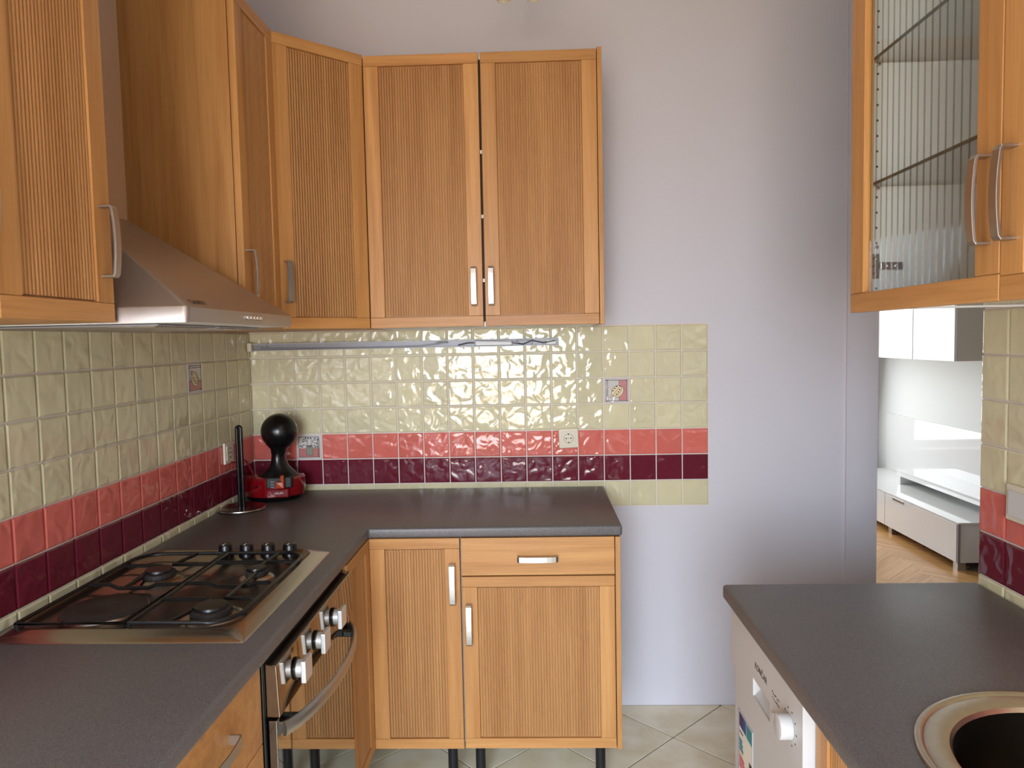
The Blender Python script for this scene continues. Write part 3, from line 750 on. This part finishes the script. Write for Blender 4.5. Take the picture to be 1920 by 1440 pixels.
# glass door
dr = MB().box(.608, .626, OY0+.012, OY1-.008, .215, .752).build('oven_door', OVENG, t, bevel=.002)
hp = []
for k in range(17):
    q = -1+2*k/16; hp.append((.632+.052*(1-q*q)**.75 if abs(q) < 1 else .632, (OY0+OY1)/2+q*.270, .722))
MB().tube(hp, .012, 12, sq=(.0075, .0165)).build('handle', NICKEL, dr, smooth=True)
for yy in (OY0+.085, OY1-.085): MB().box(.626, .655, yy-.008, yy+.008, .714, .730).build('handle_post', BLACKP, dr, bevel=.002)

# ------------------------------------------------------------------ cooker hood
HY0h, HY1h = -1.535, -.925
t = thing('cooker_hood', 'stainless steel chimney cooker hood above the gas hob', 'hood', (.2, -1.23, 1.566))
z0, z1, z2 = 1.566, 1.598, 1.835
cx0, cx1, cy0, cy1 = .009, .155, -1.335, -1.118
mb = MB()
def hoodloop(x1, y0, y1, z, r):
    pts = [(.009, y0), (x1-r, y0)] + [(x1-r+r*math.cos(math.radians(a)), y0+r+r*math.sin(math.radians(a))) for a in (-60, -30, 0)] + [(x1-r+r*math.cos(math.radians(a)), y1-r+r*math.sin(math.radians(a))) for a in (0, 30, 60)] + [(x1-r, y1), (.009, y1)]
    return [Vector((a, b, z)) for a, b in pts]
lps = [hoodloop(.495, HY0h, HY1h, z0, .012), hoodloop(.497, HY0h, HY1h, z1-.003, .012), hoodloop(.494, HY0h+.002, HY1h-.002, z1, .010), hoodloop(cx1, cy0, cy1, z2, .002)]
for l in lps: mb.v += l
k = len(lps[0])
for i in range(3):
    for j in range(k):
        q = (j+1) % k; mb.f.append((i*k+j, i*k+q, (i+1)*k+q, (i+1)*k+j)); mb.mi.append(0)
mb.f.append(tuple(3*k+j for j in range(k))); mb.mi.append(0)
mb.build('canopy', HOODST, t, smooth=True)
MB().box(cx0, cx1, cy0+.001, cy1-.001, z2-.002, CEILZ-.001).build('chimney', HOODST, t, bevel=.0015)
MB().box(.012, .488, HY0h+.008, HY1h-.008, z0-.001, z0+.006).build('underside', WHITEL, t)
for a in (0, 1):
    y0 = HY0h+.03+a*.28; f = MB().box(.05, .42, y0, y0+.262, z0-.006, z0-.002).build('grease_filter', GREYM, t, bevel=.002)
    mb = MB()
    for q in range(16):
        yy = y0+.012+q*.0155; mb.box(.062, .408, yy, yy+.008, z0-.008, z0-.006)
    mb.build('filter_slots', STEEL, f)
for q in range(5):
    yy = -1.245+q*.020
    MB().prism([(yy+.006*math.cos(math.radians(a)), 1.583+.006*math.sin(math.radians(a))) for a in range(0, 360, 30)], .496, .501, axis=0).build('button', CHROME, t, bevel=.001)
sl = Vector((.155-.494, 0, z2-z1)).normalized()
text('CANDY', .021, INK, t, Vector((.494, -1.462, z1))+sl*.014+Vector((.0006, 0, .0009)), (0, 1, 0), sl, 1.0)

# ------------------------------------------------------------------ dishwasher
t = thing('dishwasher', 'slim white dishwasher under the far end of the right worktop', 'dishwasher', (1.92, -1.435, 0))
DY0, DY1 = -1.668, -1.203
MB().box(1.668, 2.20, DY0+.002, DY1-.002, .03, .876).build('body', DWWHITE, t, bevel=.003)
for x in (1.72, 2.15):
    for y in (DY0+.05, DY1-.05): MB().lathe([(.02, 0), (.02, .01), (.01, .012), (.01, .032)], (x, y, 0), 14).build('foot', BLACKM, t)
dd = MB().box(1.634, 1.668, DY0, DY1, .12, .729).build('front_door', DWWHITE, t, bevel=.003)
# control panel with a recessed pull
RY0, RY1, RZ0, RZ1 = -1.488, -1.376, .736, .776
pz0, pz1 = .732, .866
mb = MB(); X0, X1 = 1.626, 1.668
for (a, b, c, d) in ((DY0, RY0, pz0, pz1), (RY1, DY1, pz0, pz1), (RY0, RY1, pz0, RZ0), (RY0, RY1, RZ1, pz1)): mb.box(X0, X1, a, b, c, d)
cp = mb.build('control_panel', DWWHITE, t)
MB().box(1.6515, 1.667, RY0+.0005, RY1-.0005, RZ0+.0005, RZ1-.0005).build('pull_recess', DWWHITE, cp)
MB().prism([(1.630, RZ0+.001), (1.651, RZ0+.001), (1.651, RZ0+.02)], RY0+.001, RY1-.001, axis=1).build('pull_lip', DWWHITE, cp)
kb = MB().prism([(-1.605+.023*math.cos(math.radians(a)), .792+.023*math.sin(math.radians(a))) for a in range(0, 360, 12)], 1.602, 1.626, axis=0).build('programme_knob', DWWHITE, cp, bevel=.002, smooth=True)
for y, z in ((-1.517, .764), (-1.540, .764)):
    MB().prism([(y+.008*math.cos(math.radians(a)), z+.008*math.sin(math.radians(a))) for a in range(0, 360, 20)], 1.621, 1.626, axis=0).build('push_button', DWWHITE, cp, bevel=.001)
mb = MB()
rr = random.Random(3)
for k in range(16):
    y = -1.505-.0055*(k % 8)-rr.uniform(0, .002); z = .800+.010*(k//8)-rr.uniform(0, .004); s = rr.uniform(.0008, .0018)
    mb.box(1.6256, 1.6259, y-s, y+s, z-s, z+s)
for a in range(0, 360, 36):
    y = -1.605+.033*math.cos(math.radians(a)); z = .792+.033*math.sin(math.radians(a)); mb.box(1.6256, 1.6259, y-.0022, y+.0022, z-.0015, z+.0015)
mb.build('panel_marks', INK, cp, kind='stuff')
text('KON\u010cAR', .019, INK, t, (1.6255, -1.431, .811), (0, -1, 0), (0, 0, 1), 1.0)
# energy label on the door
ex = 1.6336; ey0, ey1, ez0, ez1 = -1.349, -1.240, .42, .637
lb = MB().box(ex-.0004, ex+.0003, ey0, ey1, ez0, ez1).build('energy_label', PAPER, dd, local=False)
lb.location = (0, 0, 0)
def patch(y0, y1, z0, z1, m): MB().box(ex-.0008, ex-.0004, y0, y1, z0, z1).build('label_print', m, t)
patch(ey0+.050, ey1-.036, ez1-.038, ez1-.005, BLUEINK); patch(ey1-.035, ey1-.005, ez1-.038, ez1-.005, NAVY); patch(ey0+.006, ey0+.046, ez1-.038, ez1-.005, TEAL)
patch(ey1-.034, ey1-.008, ez1-.052, ez1-.048, INK)
for k, (m, l) in enumerate(((TEAL, .022), (TEAL, .026), (TEAL, .030), (YELINK, .034), (REDINK, .038), (REDINK, .042), (REDINK, .046))):
    z = ez1-.066-k*.0105; patch(ey1-.006-l, ey1-.006, z-.0085, z, m)
patch(ey0+.008, ey0+.026, ez1-.098, ez1-.084, INK)
for a, b, c, d in ((ey0, ey0+.0012, ez0, ez1), (ey1-.0012, ey1, ez0, ez1), (ey0, ey1, ez1-.0012, ez1)): patch(a, b, c, d, BLUEINK)

# ------------------------------------------------------------------ coffee machine
mx, my = .140, -.150
t = thing('coffee_machine', 'black and red capsule coffee machine with ball head in the left corner', 'coffee machine', (mx, my, WZ1))
def ellipse_loft(secs, seg=40):
    mb = MB(); n = 0
    for cx, cy, a, b, z in secs:
        for q in range(seg):
            g = 2*math.pi*q/seg; mb.v.append(Vector((cx+a*math.cos(g), cy+b*math.sin(g), z)))
    for i in range(len(secs)-1):
        for q in range(seg):
            r = (q+1) % seg; mb.f.append((i*seg+q, i*seg+r, (i+1)*seg+r, (i+1)*seg+q)); mb.mi.append(0)
    mb.f.append(tuple(reversed(range(seg)))); mb.mi.append(0)
    mb.f.append(tuple((len(secs)-1)*seg+q for q in range(seg))); mb.mi.append(0)
    return mb
z = WZ1+.001
ellipse_loft([(mx, my, .098, .080, z), (mx, my, .106, .088, z+.008), (mx, my, .112, .092, z+.018)]).build('foot', BLACKP, t, smooth=True)
ellipse_loft([(mx, my, .113, .093, z+.018), (mx, my, .120, .098, z+.045), (mx, my, .119, .097, z+.082), (mx, my, .110, .090, z+.090), (mx, my, .08, .066, z+.092)]).build('base_shell', REDG, t, smooth=True)
ellipse_loft([(mx+.02, my-.01, .080, .066, z+.0915), (mx+.024, my-.012, .060, .052, z+.106), (mx+.026, my-.014, .038, .040, z+.126), (mx+.026, my-.014, .028, .033, z+.150), (mx+.026, my-.014, .0255, .031, z+.170), (mx+.028, my-.014, .031, .034, z+.195), (mx+.030, my-.014, .05, .05, z+.215)]).build('column', BLACKP, t, smooth=True)
MB().ball((mx+.034, my-.016, z+.262), .069, 36, 22).build('ball_head', BLACKP, t, smooth=True)
# drip tray drawer, recessed cup bay and orange capsule pin
MB().prism([(mx+.005, my-.102), (mx+.085, my-.090), (mx+.085, my-.07), (mx+.005, my-.07)][::-1], z+.018, z+.052).build('drip_tray', REDG, t, bevel=.004)
MB().prism([(mx+.005, my-.100), (mx+.095, my-.080), (mx+.095, my-.05), (mx+.005, my-.05)][::-1], z+.053, z+.094).build('cup_bay', BLACKM, t, bevel=.004)
MB().box(mx+.044, mx+.076, my-.112, my-.096, z+.056, z+.082).box(mx+.062, mx+.076, my-.112, my-.098, z+.082, z+.106).build('capsule_pin', ORANGE, t, bevel=.004)
for k in range(3): MB().box(mx+.024, mx+.036, my-.1035, my-.090, z+.060+.010*k, z+.0612+.010*k).build('level_mark', WHITEP, t)
text('KRUPS', .011, WHITEP, t, (mx+.052, my-.0985, z+.036), (1, .15, 0), (0, 0, 1))
MB().prism([(mx-.034+.005*math.cos(math.radians(a)), z+.06+.005*math.sin(math.radians(a))) for a in range(0, 360, 30)], my-.100, my-.092, axis=1).build('power_button', BLACKP, t)
pts = [(mx-.085, my+.01, z+.088), (mx-.10, my, z+.130), (.035, -.175, 1.075), (.022, -.225, 1.075), (.016, -.262, 1.085), (.0145, -.268, 1.118)]
sm = []
for i in range(len(pts)-1):
    for q in range(6):
        tt = q/6; p0 = Vector(pts[max(i-1, 0)]); p1 = Vector(pts[i]); p2 = Vector(pts[i+1]); p3 = Vector(pts[min(i+2, len(pts)-1)])
        sm.append(.5*((2*p1)+(-p0+p2)*tt+(2*p0-5*p1+4*p2-p3)*tt*tt+(-p0+3*p1-3*p2+p3)*tt**3))
sm.append(Vector(pts[-1]))
MB().tube(sm, .0032, 8).build('power_cord', REDCORD, t, smooth=True)

# ------------------------------------------------------------------ paper roll stand
px, py = .085, -.335
t = thing('paper_roll_stand', 'empty black kitchen roll stand with round steel base before coffee machine', 'roll stand', (px, py, WZ1))
MB().lathe([(.070, WZ1+.001), (.082, WZ1+.001), (.087, WZ1+.004), (.086, WZ1+.0075), (.080, WZ1+.0085), (.074, WZ1+.006), (.002, WZ1+.006)], (px, py, 0), 48).build('base', STEEL, t, smooth=True)
lp = [(px-.0073, py, WZ1+.006)] + [(px+.0073*math.cos(math.radians(a)), py, 1.215+.0073*math.sin(math.radians(a))) for a in range(180, -1, -20)] + [(px+.0073, py, WZ1+.006)]
MB().tube(lp, .0066, 12).build('loop', BLACKP, t, smooth=True)

# ------------------------------------------------------------------ sockets and switch
def socket(name, label, origin, rotz, tilt=0, cat='socket'):
    t = thing(name, label, cat, origin, 'wall sockets')
    t.rotation_euler = (0, tilt, rotz) if rotz == 0 else (0, 0, rotz)
    b = .0395
    pl = MB().box(-b, b, -.009, 0, -b, b).build('plate', IVORY, t, local=True, bevel=.003)
    ins = MB().box(-.0275, .0275, -.0115, -.0091, -.0275, .0275).build('insert', IVORY, t, local=True, bevel=.0008)
    circ = [(.0195*math.cos(math.radians(a)), .0195*math.sin(math.radians(a))) for a in range(0, 360, 15)]
    ring = MB(); k = len(circ)
    for i in range(k):
        a, c = circ[i-1], circ[i]; s = .94
        ring.quad([(a[0], -.0118, a[1]), (c[0], -.0118, c[1]), (c[0]*s, -.0118, c[1]*s), (a[0]*s, -.0118, a[1]*s)])
    ring.build('well_rim', DARKG, ins, local=True)
    for x, z, r in ((-.0095, 0, .003), (.0095, 0, .003), (0, 0, .0018), (0, .0165, .0028), (0, -.0165, .0028)):
        MB().prism([(x+r*math.cos(math.radians(a)), z+r*math.sin(math.radians(a))) for a in range(0, 360, 30)], -.0121, -.0116, axis=1).build('contact_hole', INK, ins, local=True)
    return t
socket('wall_socket', 'white single power socket on the salmon tile row of back wall', (1.295, -.0105, 1.117), 0, D(-2.5))
s = socket('wall_socket', 'ivory power socket on the left wall behind the roll stand', (.0105, -.268, 1.118), math.pi/2)
t = thing('light_switch', 'white rocker switch on the right wall tiles, cut off by picture edge', 'switch', (2.2085, -1.345, 1.140), None)
MB().box(2.2005, 2.2095, -1.386, -1.304, 1.100, 1.180).build('plate', IVORY, t, bevel=.003)
MB().box(2.1965, 2.2006, -1.376, -1.318, 1.112, 1.168).build('rocker', WHITEP, t, bevel=.001)

# ------------------------------------------------------------------ under-cabinet light channel
t = thing('light_channel', 'open grey under-cabinet light channel with loose wires on the back wall', 'light fixture', (.62, -.02, 1.492))
CX0, CX1, CZ0, CZ1 = .030, 1.262, 1.492, 1.521
MB().box(CX0, CX1, -.014, -.0105, CZ0, CZ1).build('back_plate', GREYM, t)
for z in (CZ0, CZ1-.002): MB().box(CX0, CX1, -.040, -.014, z, z+.002).build('flange', WHITEP, t)
MB().box(-.0+.012, .030, -.046, -.011, CZ0-.002, CZ1+.004).build('end_cap', IVORY, t, bevel=.003)
MB().box(CX1-.05, CX1-.012, -.034, -.0145, CZ0+.004, CZ1-.006).build('terminal_block', WHITEP, t, bevel=.001)
MB().box(.930, 1.075, -.036, -.0145, CZ0+.004, CZ1-.005).build('ballast', WHITEP, t, bevel=.002)
MB().box(.926, .9298, -.036, -.0145, CZ0+.003, CZ1-.004).box(1.148, 1.156, -.034, -.0145, CZ0+.006, CZ1-.003).build('clip', BLACKP, t)
for k, wpts in enumerate(([(.06, -.020, 1.503), (.2, -.025, 1.499), (.45, -.024, 1.4975), (.7, -.028, 1.499), (.78, -.034, 1.507), (.82, -.036, 1.512), (.80, -.036, 1.517), (.77, -.034, 1.510)],
                         [(.86, -.03, 1.500), (.90, -.036, 1.508), (.926, -.036, 1.508)], [(1.075, -.036, 1.506), (1.12, -.038, 1.499), (1.155, -.036, 1.513), (1.20, -.036, 1.503), (1.248, -.034, 1.511)],
                         [(.93, -.038, 1.515), (1.06, -.038, 1.511), (1.10, -.04, 1.505), (1.09, -.04, 1.516), (1.15, -.038, 1.516)])):
    MB().tube(wpts, .0022, 6).build('wire', [GREYM, BLACKM, BLACKM, GREYM][k], t, smooth=True)
mb = MB()
for x in (.036, .048, .06): mb.box(x, x+.003, -.0142, -.0139, 1.506, 1.509)
mb.box(.082, .084, -.0142, -.0139, 1.500, 1.517).build('plate_holes', INK, t)

# ------------------------------------------------------------------ ceiling spot lamp (only the rims of two heads reach into the picture)
t = thing('ceiling_spotlight', 'ceiling spot lamp, only the rims of two heads showing at top edge', 'ceiling lamp', (1.14, -.5, CEILZ))
MB().box(1.00, 1.28, -.53, -.47, CEILZ-.025, CEILZ-.001).build('bar', WHITEP, t, bevel=.003)
for x in (1.085, 1.182):
    h = MB().lathe([(.012, 2.745), (.018, 2.735), (.022, 2.645), (.022, 2.616), (.020, 2.616), (.018, 2.64)], (x, -.5, 0), 24, cap=False).build('lamp_head', IVORY, t, smooth=True)
    MB().tube([(x, -.5, 2.74), (x, -.5, CEILZ-.024)], .008, 10).build('stem', NICKEL, t, smooth=True)
    MB().ball((x, -.5, 2.645), .015, 16, 10).build('bulb', WHITEP, h, smooth=True)

# ------------------------------------------------------------------ living room
t = thing('tv_bench', 'long low gloss white media bench seen through the doorway', 'media bench', (4.03, 2.6, 0))
MB().box(3.815, 4.262, 1.66, 3.56, .052, .300).build('body', GLOSSW, t, bevel=.002)
MB().box(3.798, 4.262, 1.648, 3.56, .301, .312).build('top', GLOSSW, t, bevel=.001)
for a, b in ((1.665, 2.60), (2.606, 3.555)):
    d = MB().box(3.798, 3.8145, a, b, .055, .298).build('drawer', GLOSSW, t, bevel=.0015)
    if a > 2: continue
    MB().box(3.794, 3.7985, b-.28, b-.12, .274, .292).build('pull', NICKEL, d, bevel=.001)
MB().box(3.80, 3.815, 1.650, 1.664, .052, .300).build('corner_strip', GREYM, t)
for y in (1.70, 2.55, 3.5):
    for x in (3.84, 4.22): MB().box(x-.025, x+.025, y-.025, y+.025, 0, .052).build('foot', NICKEL, t)
single('back_board', MB().box(4.262, 4.279, 1.70, 3.56, .312, .80), GLOSSW, (4.27, 2.6, .312), 'gloss white back board standing behind the media bench', 'board', bevel=.001)
single('shelf_board', MB().box(4.03, 4.261, 1.70, 2.90, .376, .42).box(4.03, 4.261, 1.72, 1.76, .3125, .376).box(4.03, 4.261, 2.84, 2.88, .3125, .376), GLOSSW, (4.15, 2.3, .3125), 'white raised shelf board lying on top of the media bench', 'shelf', bevel=.001)
t = thing('media_wall_cabinet', 'gloss white wall cabinet hanging above the media bench', 'cabinet', (4.1, 2.6, 1.312))
MB().box(3.968, 4.279, 1.985, 3.56, 1.312, 1.95).build('body', simple('cream_laminate', L(204, 194, 174), .25, var=.02), t, bevel=.001)
for a, b in ((1.987, 2.515), (2.525, 3.04), (3.05, 3.558)): MB().box(3.948, 3.967, a, b, 1.312, 1.95).build('door', GLOSSW, t, bevel=.0015)
